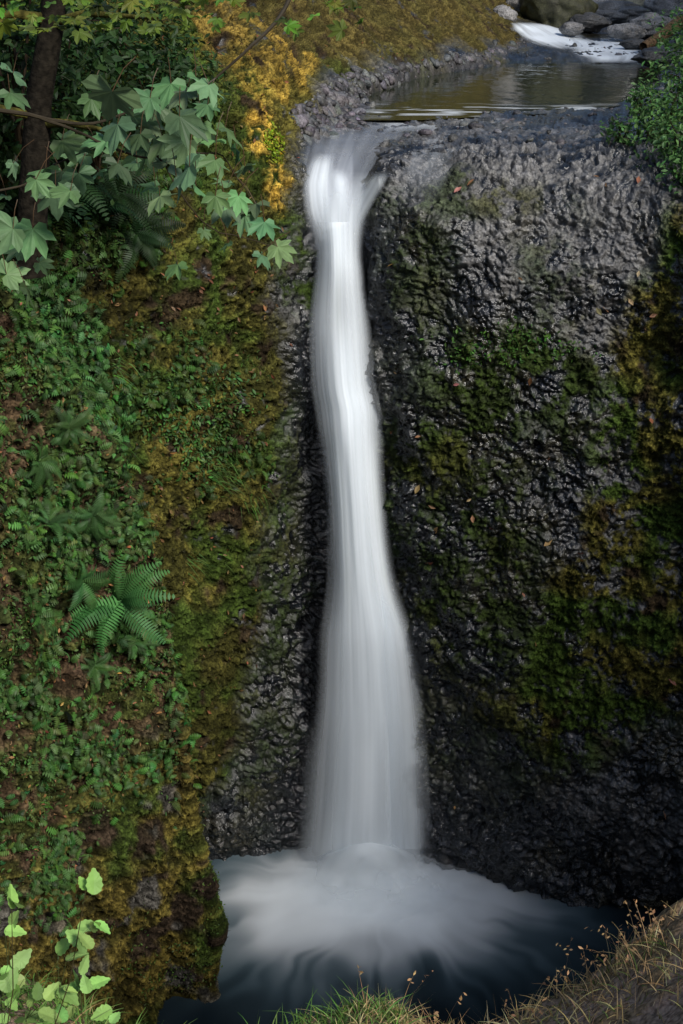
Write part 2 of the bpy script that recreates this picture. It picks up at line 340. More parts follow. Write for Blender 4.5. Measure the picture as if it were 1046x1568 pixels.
# ---------------- plunge pool ----------------
pc=P(562,1318,18.0);cx0,cy0=pc[0],17.75
def foamf(X,Yy):
    dx=X-cx0;dy=Yy-cy0
    wz=fbm(np.stack([dx,dy,0*dx],-1),1.3,2,508);wz2=fbm(np.stack([dx,dy,0*dx],-1),1.3,2,518)
    dx=dx+.18*wz;dy=dy+.18*wz2
    r0=np.hypot(dx,dy)+1e-6;ct,st=dx/r0,dy/r0
    s=.40*vn(np.stack([ct*3,st*3,r0*.9],-1),501)+.33*vn(np.stack([ct*8,st*8,r0*.9],-1),502)+.27*vn(np.stack([ct*17,st*17,r0*1.2],-1),503)
    r=np.hypot((dx-.1)/3.05,(dy+.85)/1.75)
    fo=np.exp(-(r/.84)**2.2)*np.clip(1.12-.30*r+.95*s*ss(.30,1.1,r),0,1)
    core=np.exp(-(np.hypot(dx/1.7,(dy+.40)/1.0))**2.2)
    fo=1-(1-fo)*(1-core)
    rb=np.hypot(dx/3.9,(dy+1.2)/2.7)
    out=np.exp(-(rb/.95)**3)*np.clip(.2+1.2*s,0,1)*.22
    return np.clip(fo+out*(1-fo),0,.97),r0
xw=np.arange(-9,11,.035);yw=np.arange(9,20,.035);XW,YW=np.meshgrid(xw,yw)
fo,rr=foamf(XW,YW)
zw=.12*np.exp(-(rr/1.3)**2)+.03*fo*vn(np.stack([XW,YW,0*XW],-1)*2,7)
wc=lerp(np.ones(XW.shape+(1,))*C(.24,.38,.45),np.ones(XW.shape+(1,))*C(.88,.94,.98),ss(.1,.6,fo))
M_POOL=mat_pool('plunge_pool_water',(.007,.013,.018),.22,.25,2.2)
mk('plunge_pool',np.stack([XW,YW,zw],-1),gridF(*XW.shape,flip=True),M_POOL,wc,{'alpha':fo})
sp=bpy.data.objects.new('splash_foam',None);bpy.context.collection.objects.link(sp)
for k,(h,R,al) in enumerate([(.80,1.7,.7),(.40,2.4,.35)]):
    th=np.linspace(0,2*np.pi,181);rd=np.linspace(0,1,60);TH,RD=np.meshgrid(th,rd)
    s=(.6*vn(np.stack([np.cos(TH)*RD*3,np.sin(TH)*RD*3,RD*0+k*9],-1),520+k)+.4*vn(np.stack([np.cos(TH)*RD*7,np.sin(TH)*RD*7,RD*0],-1),530+k))*ss(0,.5,RD)
    X=cx0+RD*R*np.cos(TH);Yy=cy0-.2+RD*R*.75*np.sin(TH)
    Z=.03+h*np.exp(-(RD/.5)**2)*(1+.3*s)
    a=al*(1-ss(.0,.95,RD+.30*s))
    mk('foam_shell_%d'%(k+1),np.stack([X,Yy,Z],-1),gridF(*TH.shape),M_FOAM,np.ones(TH.shape+(1,))*C(.88,.94,.98),{'alpha':a},parent=sp)
# ---------------- waterfall ----------------
wf=bpy.data.objects.new('waterfall',None);bpy.context.collection.objects.link(wf)
def Ywall(px,py):
    px=np.asarray(px,float);py=np.asarray(py,float)
    A=pchip(RY,TY,py.ravel());pf=px.ravel()
    k=np.clip(np.searchsorted(CX,pf,side='right')-1,0,len(CX)-2)
    t=(pf-CX[k])/(CX[k+1]-CX[k])
    i=np.arange(px.size);out=A[i,k]*(1-t)+A[i,k+1]*t
    return out.reshape(px.shape)
def ribbon(name,rows,mode,off,bulge,aedge,amul,seed,nu=90,nv=450,ash=None,sx=4,sy=.4,tint=(.86,.93,.99),par=None):
    R=np.array(rows,float);v=np.linspace(R[0,0],R[-1,0],nv);Q=pchip(R[:,0],R[:,1:],v)
    for _ in range(30): Q[1:-1]=(Q[:-2]+2*Q[1:-1]+Q[2:])/4
    u=np.linspace(0,1,nu);U,VV=np.meshgrid(u,v)
    xl,xr=Q[:,0:1],Q[:,1:2];PXr=xl+(xr-xl)*U
    cs=1-(2*U-1)**2
    st=.6*vn(np.stack([U*sx,VV*sy/60,0*U+seed],-1),seed)+.28*vn(np.stack([U*sx*2.7,VV*sy/80,0*U],-1),seed+1)+.12*vn(np.stack([U*sx*7,VV*sy/80,0*U],-1),seed+2)
    if mode=='wall': Yr=Ywall(PXr,VV)-off-bulge*cs
    else: Yr=Q[:,2:3]-off-bulge*cs+.02*st
    V=P(PXr,VV,Yr)
    e=ss(0,aedge,np.minimum(U,1-U)+.06*st)
    a=e*amul*np.clip(.90+.34*st,0,1.1)
    if R.shape[1]>4: a=a*Q[:,3:4]
    if ash is not None:a=a*ash(U,VV,st)
    c=np.ones(U.shape+(1,))*C(*tint)*np.clip(.97+.08*st,0,1.03)[...,None]
    mk(name,V,gridF(nv,nu),M_FOAM,np.clip(c,0,.99),{'alpha':np.clip(a,0,.985)},parent=par or wf)
main=[(262,458,584,19.15,0),(300,464,572,18.95,.35),(340,473,560,18.78,.6),(385,480,558,18.62,.75),(410,479,561,18.55,.85),(450,474,566,18.48,.85),(500,469,573,18.4,.9),(560,470,578,18.32,.95),(600,473,582,18.28,1),(630,478,590,18.24,1),(660,482,589,18.2,1),(700,488,589,18.17,1),(800,495,596,18.1,1),(880,494,608,18.04,1),(940,486,627,18.0,1),(980,478,642,17.97,1),(1050,474,652,17.95,1),(1130,467,661,17.9,1),(1220,459,666,17.88,1),(1290,450,670,17.86,1),(1340,440,680,17.84,.3)]
def thin_mid(U,V,st):  # water more transparent in the upper middle of the fall
    d=np.exp(-(((U-.52)/.26)**2))*np.exp(-(((V-470)/75)**2))
    return 1-.55*d
def inner(rows,s,o=0):
    r=[]
    for q in rows:
        c=(q[1]+q[2])/2+o;w=(q[2]-q[1])/2*s;r.append((q[0],c-w,c+w)+tuple(q[3:]))
    return r
ribbon('curtain_back',main,'y',-.10,.12,.30,.7,601,ash=thin_mid,sx=4)
ribbon('curtain_main',inner(main,.93),'y',.05,.20,.34,.9,611,ash=thin_mid,sx=6)
ribbon('curtain_front',inner(main[2:],.70,-2),'y',.14,.25,.5,.9,621,ash=thin_mid,sx=4)
lowr=[(900,560,600,17.95,0),(950,545,628,17.9,.8),(1000,545,642,17.85,.9),(1100,548,657,17.8,.9),(1300,560,664,17.75,.9)]
ribbon('curtain_lower_right',lowr,'y',0,.12,.5,.75,631,sx=3)
ribbon('chute_left',[(234,478,516,0,0),(256,466,516,0,.8),(285,458,514,0,.85),(320,461,518,0,.7),(355,470,530,0,.35),(410,478,540,0,0)],'wall',.16,.04,.5,.75,651,sx=6,nv=250)
ribbon('chute_right',[(262,562,602,0,0),(284,548,592,0,.75),(312,532,576,0,.75),(345,520,562,0,.45),(400,500,560,0,0)],'wall',.22,.04,.5,.75,661,sx=4,nv=200)
ribbon('chute_mid',[(256,500,534,0,0),(280,504,538,0,.8),(305,506,544,0,.6),(335,506,552,0,.3),(370,500,556,0,0)],'wall',.22,.04,.5,.7,665,sx=4,nv=200)
ribbon('lip_sheet',[(176,470,660,0,.0),(205,464,640,0,.28),(235,458,616,0,.42),(262,454,602,0,.55),(310,460,576,0,.5),(370,474,560,0,0)],'wall',.10,.03,.3,.8,671,sx=14,sy=1.0,nv=200,tint=(.55,.60,.68))
ribbon('lip_riffle',[(156,560,720,0,0),(168,558,790,0,.5),(182,548,780,0,.65),(204,540,740,0,0)],'wall',.06,.02,.3,.9,675,sx=16,sy=6,nv=120,tint=(.8,.86,.92))
ribbon('lip_trickle',[(196,600,700,0,0),(220,610,720,0,.3),(260,600,700,0,.2),(330,590,660,0,0)],'wall',.10,.02,.3,.6,679,sx=9,sy=2,nv=160,tint=(.7,.76,.82))
# ---------------- upper stream ----------------
st_=bpy.data.objects.new('stream',None);bpy.context.collection.objects.link(st_)
px2=np.linspace(500,1120,260);py2=np.linspace(86,184,160)
PX2,PY2=np.meshgrid(px2,py2)
v_=(784-PY2)/784*.4;tt=(12.02-ZC)/(-SP+v_*CP)
WV=np.stack([(PX2-523)/784*.4*tt,(CP+v_*SP)*tt,0*tt+12.02],-1)
keep=inpoly([(540,190),(545,130),(640,104),(780,84),(1030,86),(1040,130),(960,160),(900,172),(760,178)],PX2,PY2,1)>.5
F=gridF(*PX2.shape,flip=False);kf=keep.ravel()[F].all(1)
M_STR=mat_pool('stream_water',(.014,.019,.008),.08,.35,1.6)
rip=ss(.1,.7,fbm(WV*np.array([1.2,5,1]),1.4,3,701))*ss(1.4,0,np.abs(PY2-170)/10)*.7
mk('pool_surface',WV,F[kf],M_STR,np.ones(PX2.shape+(1,))*C(.6,.65,.7),{'alpha':rip},parent=st_)
def rap(name,rows,seed):
    ribbon(name,rows,'wall',.3,.02,.3,1.15,seed,sx=8,sy=8,nv=120,nu=160,par=st_)
rap('rapids_far',[(34,778,820,0,0),(41,780,860,0,.9),(54,790,895,0,1),(66,815,910,0,.9),(76,850,910,0,0)],711)
rap('rapids_near',[(58,850,965,0,0),(67,860,1000,0,1),(80,868,1004,0,1),(89,885,995,0,.8),(97,890,980,0,0)],721)
# ---------------- boulders ----------------
import bmesh
bm=bmesh.new();bmesh.ops.create_icosphere(bm,subdivisions=5,radius=1)
IV=np.array([v.co[:] for v in bm.verts]);IF=np.array([[v.index for v in f.verts] for f in bm.faces]);bm.free()
bm=bmesh.new();bmesh.ops.create_icosphere(bm,subdivisions=2,radius=1)
SV=np.array([v.co[:] for v in bm.verts]);SF=np.array([[v.index for v in f.verts] for f in bm.faces]);bm.free()
def boulder(name,px,py,Y,r,colr,seed,sq=(1,1,.75)):
    V=IV.copy();f,_,_,_=facet(V*1.3+seed,seed);n=fbm(V+seed,2.,4,seed)
    V=V*(1+.22*f+.12*n+.03*fbm(V,9,2,seed))[:,None]*np.array(sq)*r+P(px,py,Y)
    n2=fbm(V,3.,3,seed+3);c=np.ones((len(V),1))*np.array(colr)*np.clip(1+.5*n2,.4,1.6)[:,None]
    mk(name,V,IF,M_ROCK,c,{'rgh':np.full(len(V),.6)})
G_=(.17,.165,.16)
for i,(px,py,Y,r,c,sq) in enumerate([(790,8,41,.95,(.19,.18,.17),(1.1,1,.9)),(856,14,40,1.1,(.05,.05,.02),(1,1,.85)),(912,12,43,.55,G_,(1.2,1,.7)),(940,22,42,.75,(.10,.105,.11),(1.5,1,.5)),(985,14,43,.9,(.19,.18,.12),(1.5,1,.6)),(1000,40,38,.5,G_,(1.3,1,.6)),(745,2,42,.4,G_,(1,1,.8)),(960,48,37,.35,G_,(1.4,1,.6)),(900,34,39,.4,(.06,.06,.06),(1.5,1,.6)),(770,26,38,.35,G_,(1,1,.8)),(930,4,46,.7,G_,(1.3,1,.7)),(1040,18,42,.8,G_,(1.3,1,.7)),(875,44,37.5,.25,G_,(1.3,1,.7)),(1025,88,31,.5,(.05,.05,.05),(1.6,1,.5)),(975,68,35,.25,(.06,.06,.06),(1.6,1,.5))]):
    boulder('boulder' if i==0 else 'boulder.%03d'%i,px,py,Y,r,c,800+i*7,sq)
tv,tf=tube(P([985,1010,1040,1080],[72,58,34,20],[34,34.5,35.5,37]),[.12,.15,.17,.18],10)
mk('fallen_log',tv,tf,M_BARK,np.ones((len(tv),1))*C(.14,.09,.05),{'rgh':np.full(len(tv),.9)})
# ---------------- plant templates ----------------
LEAF=np.array([[0,0,0],[.25,.5,.06],[0,.45,-.02],[-.25,.5,.06],[.17,.8,.03],[-.17,.8,.03],[0,1.05,-.05]]);LEAFF=np.array([[0,1,2],[0,2,3],[1,4,2],[2,5,3],[4,6,2],[2,6,5]])
oa=np.linspace(0,2*np.pi,25)[:-1]
orr=1+.09*(np.arange(24)%2*2-1)
OVAL=np.concatenate([[[0,.45,-.04]],np.stack([.38*np.sin(oa)*(1+.22*np.cos(oa))*orr,.5-.55*np.cos(oa)*np.where(np.cos(oa)<-.9,1.18,1)*(1+0*orr),.09*np.abs(np.sin(oa))-.10*(.5-.5*np.cos(oa))**2],1)])
OVALF=np.array([[0,i+1,(i+1)%24+1] for i in range(24)])
TRI=np.array([[-.12,0,0],[.12,0,0],[.05,.1,.9],[0,.9,.35],[.12,.1,0]]);TRIF=np.array([[0,1,2],[0,4,3]])
def fernT(n=16,w=.24,th=1.):
    V=[];F=[]
    def rc(t):return np.array([0,t*.95,.42*math.sin(t*2.2)*1.0-.25*t*t])
    for i in range(n):
        t=.06+.94*i/n;L=w*math.sin(math.pi*(.12+.86*t)**.8)+.015;a=rc(t);b=rc(t+.8*th/n)
        for s in(-1,1):
            k=len(V);tip=a+np.array([s*L,L*.35,-L*.25]);V+=[a,b,tip,(a*.55+tip*.45)+np.array([0,-.35*th/n,0])];F+=[[k,k+3,k+2],[k,k+2,k+1]]
    V+= [rc(0)+[-.006,0,0],rc(0)+[.006,0,0],rc(1)];F.append([len(V)-3,len(V)-2,len(V)-1])
    return np.array(V),np.array(F)
FERN,FERNF=fernT(20,.17,.8);MF,MFF=fernT(7,.3)
def mapleT():
    ang=[(-150,.30),(-128,.50),(-112,.48),(-98,.66),(-86,.74),(-78,.86),(-70,.70),(-60,.55),(-52,.80),(-46,.86),(-38,1.02),(-31,.80),(-22,.58),(-14,.84),(-8,.92),(0,1.14),(8,.92),(14,.84),(22,.58),(31,.80),(38,1.02),(46,.86),(52,.80),(60,.55),(70,.70),(78,.86),(86,.74),(98,.66),(112,.48),(128,.50),(150,.30)]
    V=[(0,.0,0)]
    for a,r in ang:
        a=math.radians(a);r*=.62;V.append((r*math.sin(a),.0+r*math.cos(a),-.42*r*r+.07*math.cos(a*5)))
    F=[[0,i+1,i] for i in range(1,len(V)-1)]
    return np.array(V),np.array(F)
MAP,MAPF=mapleT()
def gcol(n,base,var=.35,hue=.15):
    b=np.array(base)[None]*(1+var*rng.normal(size=(n,1)))*(1+hue*rng.normal(size=(n,3)));return np.clip(b,.004,.6)
def pick(mask,n,Gd,Nd,Cd=None):
    w=np.cumsum(mask.ravel().astype(np.float64));i=np.searchsorted(w,rng.random(n)*w[-1]);i=np.clip(i,0,mask.size-1)
    r=(Gd.reshape(-1,3)[i],Nd.reshape(-1,3)[i])
    return r+((Cd.reshape(-1,3)[i],) if Cd is not None else ())
UP=np.array([[0,0,1.]])
vis=(PX>-40)&(PX<1090)&(PY>-20)&(PY<1330)
bag=Bag();p,nn=pick(gravel*(1-pool)*vis+.10*topflat*(1-pool)*(1-chute)*vis,2200,G2,N2);k=len(p)
V,F=inst(SV*np.array([1,.8,.5]),SF,basis(nn+.3*rng.normal(size=(k,3)),rng.random(k)*6.28),p,.025+.12*rng.random(k)**3)
V=V+.012*fbm(V,9,2,5)[:,None];bag.add(V,F,icol(gcol(k,(.062,.06,.062),.45,.06),len(SV)))
V=np.concatenate(bag.V);mk('river_gravel',V,np.concatenate(bag.F),M_ROCK,np.concatenate(bag.C),{'rgh':np.full(len(V),.55)})
bag=Bag()
mp_,mn_,mc_=pick((left*ss(-.4,.3,nB+.3)+rm*.9+gm*.6)*vis*(PY<1250)*ss(40,16,G[...,1]),80000,G2,N2,col)
k=len(mp_);V,F=inst(TRI,TRIF,basis(mn_+.5*rng.normal(size=(k,3)),rng.random(k)*6.28),mp_,.025+.035*rng.random(k))
bag.add(V,F,icol(np.clip(mc_*1.25*(1+.3*rng.normal(size=(k,1))),.004,.6),5))
NBs=gnorm(B2)
if NBs[300,200,1]>0:NBs=-NBs
bvis=(BU>-1.2)&(BU<.15)&(BPY>300)
mp_,mn_,mc_=pick(bvis*(1-.6*top),50000,B2,NBs,bc)
k=len(mp_);V,F=inst(TRI,TRIF,basis(mn_+.5*rng.normal(size=(k,3)),rng.random(k)*6.28),mp_,.02+.035*rng.random(k))
bag.add(V,F,icol(np.clip(mc_*1.25*(1+.3*rng.normal(size=(k,1))),.004,.6),5))
bag.make('moss_tufts',M_GRASS,smooth=False)
bag=Bag()
def cover(mask,n,Gd,Nd,s0,s1,c,T=LEAF,TF=LEAFF,upm=.6,jit=.5,off=.03):
    p,nn=pick(mask,n,Gd,Nd);k=len(p)
    V,F=inst(T,TF,basis(nn+upm*UP+jit*rng.normal(size=(k,3)),rng.random(k)*6.28),p+nn*off*rng.random((k,1)),s0+(s1-s0)*rng.random(k)**1.5)
    bag.add(V,F,icol(gcol(k,c),len(T)))
patch=ss(-.05,.35,fbm(Bt,1.3,4,901));patch2=ss(.0,.4,fbm(Bt,1.8,4,905))
cover(bvis*top*(.08+patch),8500,B2,NBs,.07,.20,(.065,.135,.036),MF,MFF,.5,.45,.06)
cover(bvis*top*(.08+patch2),13000,B2,NBs,.025,.06,(.07,.135,.032))
cover(bvis*(1-top)*patch2,1800,B2,NBs,.03,.055,(.07,.12,.025))
ul=inpoly([(-100,60),(330,80),(300,300),(250,420),(330,560),(400,700),(380,780),(200,760),(100,620),(-100,420)],wx,wy,20)*ss(.0,.5,fbm(G,1.4,3,911)+.1)
cover(ul*vis,6000,G2,N2,.035,.09,(.045,.085,.020))
cover(ul*vis,1800,G2,N2,.10,.22,(.042,.085,.020),MF,MFF,.4,.5,.06)
cover(inpoly([(0,380),(120,440),(200,620),(160,700),(0,600)],wx,wy,20)*vis,1800,G2,N2,.10,.24,(.06,.14,.040),MF,MFF,.3,.5,.06)
cover(B(290,640,80,80,wx,wy)*vis+B(310,700,60,25,wx,wy),1300,G2,N2,.05,.10,(.06,.14,.035))
cover(B(780,520,140,40,wx,wy)*vis,400,G2,N2,.04,.09,(.05,.12,.02))
cover(B(410,225,16,36)*vis,700,G2,N2,.04,.08,(.20,.27,.015))
bag.make('ground_cover',M_LEAF,smooth=False)
bag=Bag()
cover(bvis*top,1500,B2,NBs,.04,.08,(.25,.13,.06))
cover(vis*left*(PY>60),900,G2,N2,.05,.10,(.20,.10,.045))
cover(vis*(PX>600)*(PY>250),60,G2,N2,.08,.16,(.36,.19,.10))
bag.make('fallen_leaves',M_LEAF,smooth=False)
def blades(bag,p,n,L,c,lean=.6,w=.012,seg=5,dirv=None,droop=.6):
    k=len(p);a=rng.random(k)*6.283
    d=np.stack([np.cos(a),np.sin(a),0*a],1)*lean*rng.random((k,1))+n
    if dirv is not None:d=d+dirv
    d/=np.linalg.norm(d,axis=1,keepdims=True)
    s=np.cross(d,rng.normal(size=(k,3)));s/=np.linalg.norm(s,axis=1,keepdims=True)
    t=np.linspace(0,1,seg)[None,:,None];L=L[:,None,None]
    out=np.stack([d[:,0],d[:,1],0*d[:,0]],1)[:,None]
    c0=p[:,None]+d[:,None]*t*L+(out*.4-np.array([0,0,droop]))*L*t*t
    wd=w*(1-t*.92)*(.6+.8*rng.random((k,1,1)))
    V=np.stack([c0-s[:,None]*wd,c0+s[:,None]*wd],2).reshape(k,-1,3)
    f=[]
    for i in range(seg-1):f+=[[2*i,2*i+1,2*i+3],[2*i,2*i+3,2*i+2]]
    f=np.array(f);F=(f[None]+(np.arange(k)*seg*2)[:,None,None]).reshape(-1,3)
    bag.add(V.reshape(-1,3),F,icol(c,seg*2))
    return c0
def gpos(px,py):
    j=np.clip(np.searchsorted(pxs,px),0,NC-1);i=np.clip(np.searchsorted(pys,py),0,NR-1);return G2[i,j],N2[i,j]
def bpos(px,py):
    i=int(np.clip(np.searchsorted(sr,py),0,len(sr)-1));f=(exs[i]-px)/300.;u=np.interp(f,[0,.04,.15,.4,.7,1.,1.6],[0,-.035,-.12,-.3,-.5,-.72,-1.0])
    j=int(np.clip(np.searchsorted(us,u),0,len(us)-1));return B2[i,j],NBs[i,j]
bag=Bag()
for px,py,n in [(330,730,130),(355,700,50),(375,765,40),(385,570,50),(60,560,160),(90,600,120),(120,640,120),(40,520,160),(300,860,40),(165,560,40)]:
    p,nn=gpos(px,py);q=p+rng.normal(size=(n,3))*np.array([.16,.08,.12])
    blades(bag,q,np.repeat(nn[None],n,0),.12+.18*rng.random(n),gcol(n,(.07,.14,.03)),.8,.006,droop=1.0)
bag.make('hanging_grass',M_GRASS,smooth=False)
def fern(name,p,nn,n,L,c):
    b=Bag();a=np.arange(n)/n*6.283+rng.random(n)*.5
    up=nn*.8+np.array([0,0,.55]);up/=np.linalg.norm(up)
    M=basis(np.repeat(up[None],n,0)+.18*rng.normal(size=(n,3)),a)
    V,F=inst(FERN,FERNF,M,np.repeat(p[None],n,0)+rng.normal(size=(n,3))*.02,L*(.55+.7*rng.random(n)))
    b.add(V,F,icol(gcol(n,c,.25,.08),len(FERN)));return b.make(name,M_LEAF,smooth=False)
fi=0
for px,py,L,src,c in [(180,905,.72,'b',(.07,.20,.055)),(125,880,.42,'b',(.06,.15,.045)),(60,810,.34,'b',(.055,.13,.04)),(140,770,.34,'b',(.055,.13,.04)),(40,700,.34,'b',(.055,.12,.035)),(205,985,.28,'b',(.055,.13,.035)),(150,1020,.3,'b',(.055,.13,.035)),(20,930,.34,'b',(.055,.12,.03)),(90,640,.32,'b',(.055,.12,.035)),(90,300,.9,'g',(.015,.04,.015)),(120,340,.8,'g',(.012,.035,.012)),(30,330,.9,'g',(.012,.035,.012)),(200,350,.6,'g',(.02,.05,.015)),(60,230,.8,'g',(.012,.03,.012)),(170,300,.7,'g',(.02,.05,.015))]:
    p,nn=(bpos if src=='b' else gpos)(px,py)
    fern('sword_fern' if fi==0 else 'sword_fern.%03d'%fi,p+nn*.12,nn,16,L,c);fi+=1
# ---------------- shrubs ----------------
def shrub(name,blobs,n,s0,s1,c,stems=None):
    b=Bag();w=np.array([q[3]**2 for q in blobs]);w=w/w.sum()
    for q,ww in zip(blobs,w):
        k=int(n*ww);ctr=P(q[0],q[1],q[2]);v=rng.normal(size=(k,3));v/=np.linalg.norm(v,axis=1,keepdims=True)
        r=q[3]*(.35+.75*rng.random((k,1))**.6)*(1+.55*vn(v*2.6+q[0],77)[:,None]);p=ctr+v*r*np.array([1,1,.85])
        V,F=inst(LEAF,LEAFF,basis(v*.4+UP*.7+.5*rng.normal(size=(k,3)),rng.random(k)*6.28),p,s0+(s1-s0)*rng.random(k))
        cc=gcol(k,c,.3,.1);b.add(V,F,icol(cc,len(LEAF)))
        for j in range(5):
            e=ctr+v[j]*q[3]*.9;tv,tf=tube([ctr-np.array([0,0,q[3]*1.1]),ctr*.6+e*.4,e],[.02,.012,.005],5);b.add(tv,tf,np.ones((len(tv),1))*C(.05,.035,.02))
    return b.make(name,M_LEAF,smooth=False)
shrub('streamside_shrub',[(1050,120,20,.55),(1000,185,18.9,.38),(950,202,18.9,.24),(1040,215,18,.45),(1075,60,21,.65),(1050,262,17.5,.28),(985,150,19.5,.27),(1025,170,19,.32)],5200,.05,.11,(.08,.17,.05))
shrub('understory_shrub',[(140,130,14.5,.9),(230,120,16.5,.7),(60,60,13.5,.9),(290,150,17.5,.45),(20,200,12.8,.9),(180,60,17,.9),(10,20,12,1.0)],7000,.07,.15,(.022,.05,.014))
# ---------------- bigleaf maple branches ----------------
b=Bag()
ml_=[(95,262),(130,238),(70,258),(108,292),(165,213),(205,178),(240,160),(215,205),(262,128),(300,118),(255,250),(290,255),(330,215),(238,285),(330,245),(362,228),(350,280),(392,312),(345,312),(180,250),(312,352),(272,405),(425,378),(350,372),(140,150),(172,140),(275,178),(20,112),(20,350),(50,350),(30,382),(60,402),(15,142),(232,190),(190,160),(310,190),(285,215),(150,265),(55,275),(318,160),(225,230),(270,270),(375,330),(400,390),(95,215),(40,440),(10,420),(330,300),(245,300),(250,215),(300,235),(210,250),(375,255),(365,300),(120,265),(85,290),(150,225),(300,285),(265,235),(180,190),(345,195),(20,250),(10,300),(405,340),(230,150),(285,140),(320,130)]
lp=[]
for i,(px,py) in enumerate(ml_):
    Y=6.6+.5*rng.normal();small=(px>300 and py>330) or i in (27,32)
    lp.append((P(px,py,Y),(.165 if not small else .13)*(.65+.6*rng.random())))
pp=np.array([q[0] for q in lp]);k=len(pp)
nn=np.array([[.15,-.40,.8]])+.38*rng.normal(size=(k,3))
ang=math.pi+rng.normal(size=k)*.7
cc=gcol(k,(.11,.20,.085),.25,.08)
V,F=inst(MAP,MAPF,basis(nn,ang),pp,np.array([q[1] for q in lp])*1.2);b.add(V,F,icol(cc,len(MAP)))
k=330;tp=P(rng.uniform(-20,560,k),rng.uniform(-60,50,k),rng.uniform(6,8,k));keepm=rng.random(k)<np.where(tp[:,0]<-.6,.85,.3)
tp=tp[keepm];k=len(tp);V,F=inst(MAP,MAPF,basis(np.array([[0,-.3,1]])+.4*rng.normal(size=(k,3)),rng.random(k)*6.28),tp,.06+.06*rng.random(k));b.add(V,F,icol(gcol(k,(.09,.14,.02),.3,.15),len(MAP)))
def br(pts,r0,r1,c=(.05,.04,.025)):
    q=np.array([P(*a) for a in pts]);t=np.linspace(0,len(q)-1,len(q)*5);q=pchip(np.arange(len(q)),q,t);q+=.012*fbm(q,6,2,5)[:,None]
    tv,tf=tube(q,np.linspace(r0,r1,len(q)),7);b.add(tv,tf,np.ones((len(tv),1))*np.array(c))
br([(-60,160,6.2),(60,178,6.4),(130,190,6.5),(220,165,6.6),(300,135,6.8)],.012,.004)
br([(60,178,6.4),(150,215,6.5),(240,240,6.6),(330,235,6.8),(385,300,6.9)],.008,.003)
br([(-60,300,6.4),(20,290,6.5),(80,255,6.6),(165,215,6.6)],.007,.003)
br([(-60,420,6.4),(0,380,6.5),(50,350,6.6)],.007,.003)
br([(330,120,7.5),(380,75,7.6),(425,30,7.8),(450,-20,8)],.006,.014)
br([(330,120,7.5),(290,150,7.4)],.006,.003)
br([(240,240,6.6),(310,340,6.7),(425,378,6.9)],.005,.002)
for q,_ in lp[::1]:
    e=q+np.array([.05*rng.normal(),.05,.12]);tv,tf=tube([q,(q+e)/2+np.array([0,0,.02]),e],[.002,.002,.002],4);b.add(tv,tf,np.ones((len(tv),1))*C(.10,.06,.03))
b.make('bigleaf_maple_branch',M_LEAF,smooth=False)
b=Bag()
tv,tf=tube(np.array([P(45,420,11),P(52,300,11),P(62,150,11),P(75,40,11),P(88,-60,11),P(100,-200,11.2)]),[.14,.12,.11,.10,.09,.08],12);tv+= .03*fbm(tv,5,3,8)[:,None];b.add(tv,tf,np.ones((len(tv),1))*C(.012,.010,.007))
for pts in ([(60,190,11),(110,185,10.8),(180,205,10.5)],[(75,30,11),(20,22,10.8),(-60,30,10.6)],[(70,40,11),(130,20,10.8),(240,30,10.4)],[(60,180,11),(0,165,10.8),(-60,170,10.5)]):
    q=np.array([P(*a) for a in pts]);tv,tf=tube(q,[.045,.03,.012],7);tv+=.02*fbm(tv,9,2,8)[:,None];b.add(tv,tf,np.ones((len(tv),1))*C(.06,.055,.012))
V=np.concatenate(b.V);mk('tree_trunk',V,np.concatenate(b.F),M_BARK,np.concatenate(b.C),{'rgh':np.full(len(V),.9)})
# ---------------- foreground plants ----------------
def fgz(x,y):
    j=np.clip(np.searchsorted(xs,x),0,len(xs)-1);i=np.clip(np.searchsorted(yy,y),0,len(yy)-1);return FG[i,j]
b=Bag();n=5200
x=rng.uniform(.0,2.6,n);x=np.where(rng.random(n)<.3,rng.uniform(-1.6,.6,n),x);y=5.15-.9*np.abs(rng.normal(size=n))*.6+.08;keepm=vn(np.stack([x*2.2,y*2.2,0*x],-1),91)>-.2
x,y=x[keepm],y[keepm];p=fgz(x,y);k=len(p)
cc=gcol(k,(.54,.38,.18),.3,.08);gr=rng.random(k)<np.where(x<0,.6,.15);cc[gr]=gcol(gr.sum(),(.14,.22,.05),.3,.1)
blades(b,p,np.repeat(UP,k,0),(.05+.15*rng.random(k)**2),cc,1.3,.003,droop=.45)
n=70;x=np.concatenate([rng.uniform(.1,1.3,30),rng.normal(1.45,.12,40)]);y=rng.uniform(4.9,5.2,n);p=fgz(x,y);L=.14+.2*rng.random(n);cc=gcol(n,(.5,.34,.17),.2,.05)
c0=blades(b,p,np.repeat(UP,n,0),L,cc,.7,.0022,droop=.25,seg=7)
hp=np.concatenate([c0[:,5],c0[:,6],(c0[:,5]+c0[:,6])/2,(c0[:,4]+c0[:,5])/2]);k=len(hp)
V,F=inst(LEAF,LEAFF,basis(rng.normal(size=(k,3)),rng.random(k)*6.28),hp,.018+.012*rng.random(k));b.add(V,F,icol(gcol(k,(.45,.28,.14),.2,.06),len(LEAF)))
b.make('dry_grass',M_GRASS,smooth=False)
b=Bag();n=3600
x=rng.uniform(-2.6,.3,n);y=5.15-.5*np.abs(rng.normal(size=n))*.6+.1;p=fgz(x,y);k=n
blades(b,p,np.repeat(UP,k,0),(.06+.20*rng.random(k)**2),gcol(k,(.11,.21,.045),.35,.12),1.2,.005,droop=.5)
b.make('green_grass',M_GRASS,smooth=False)
b=Bag()
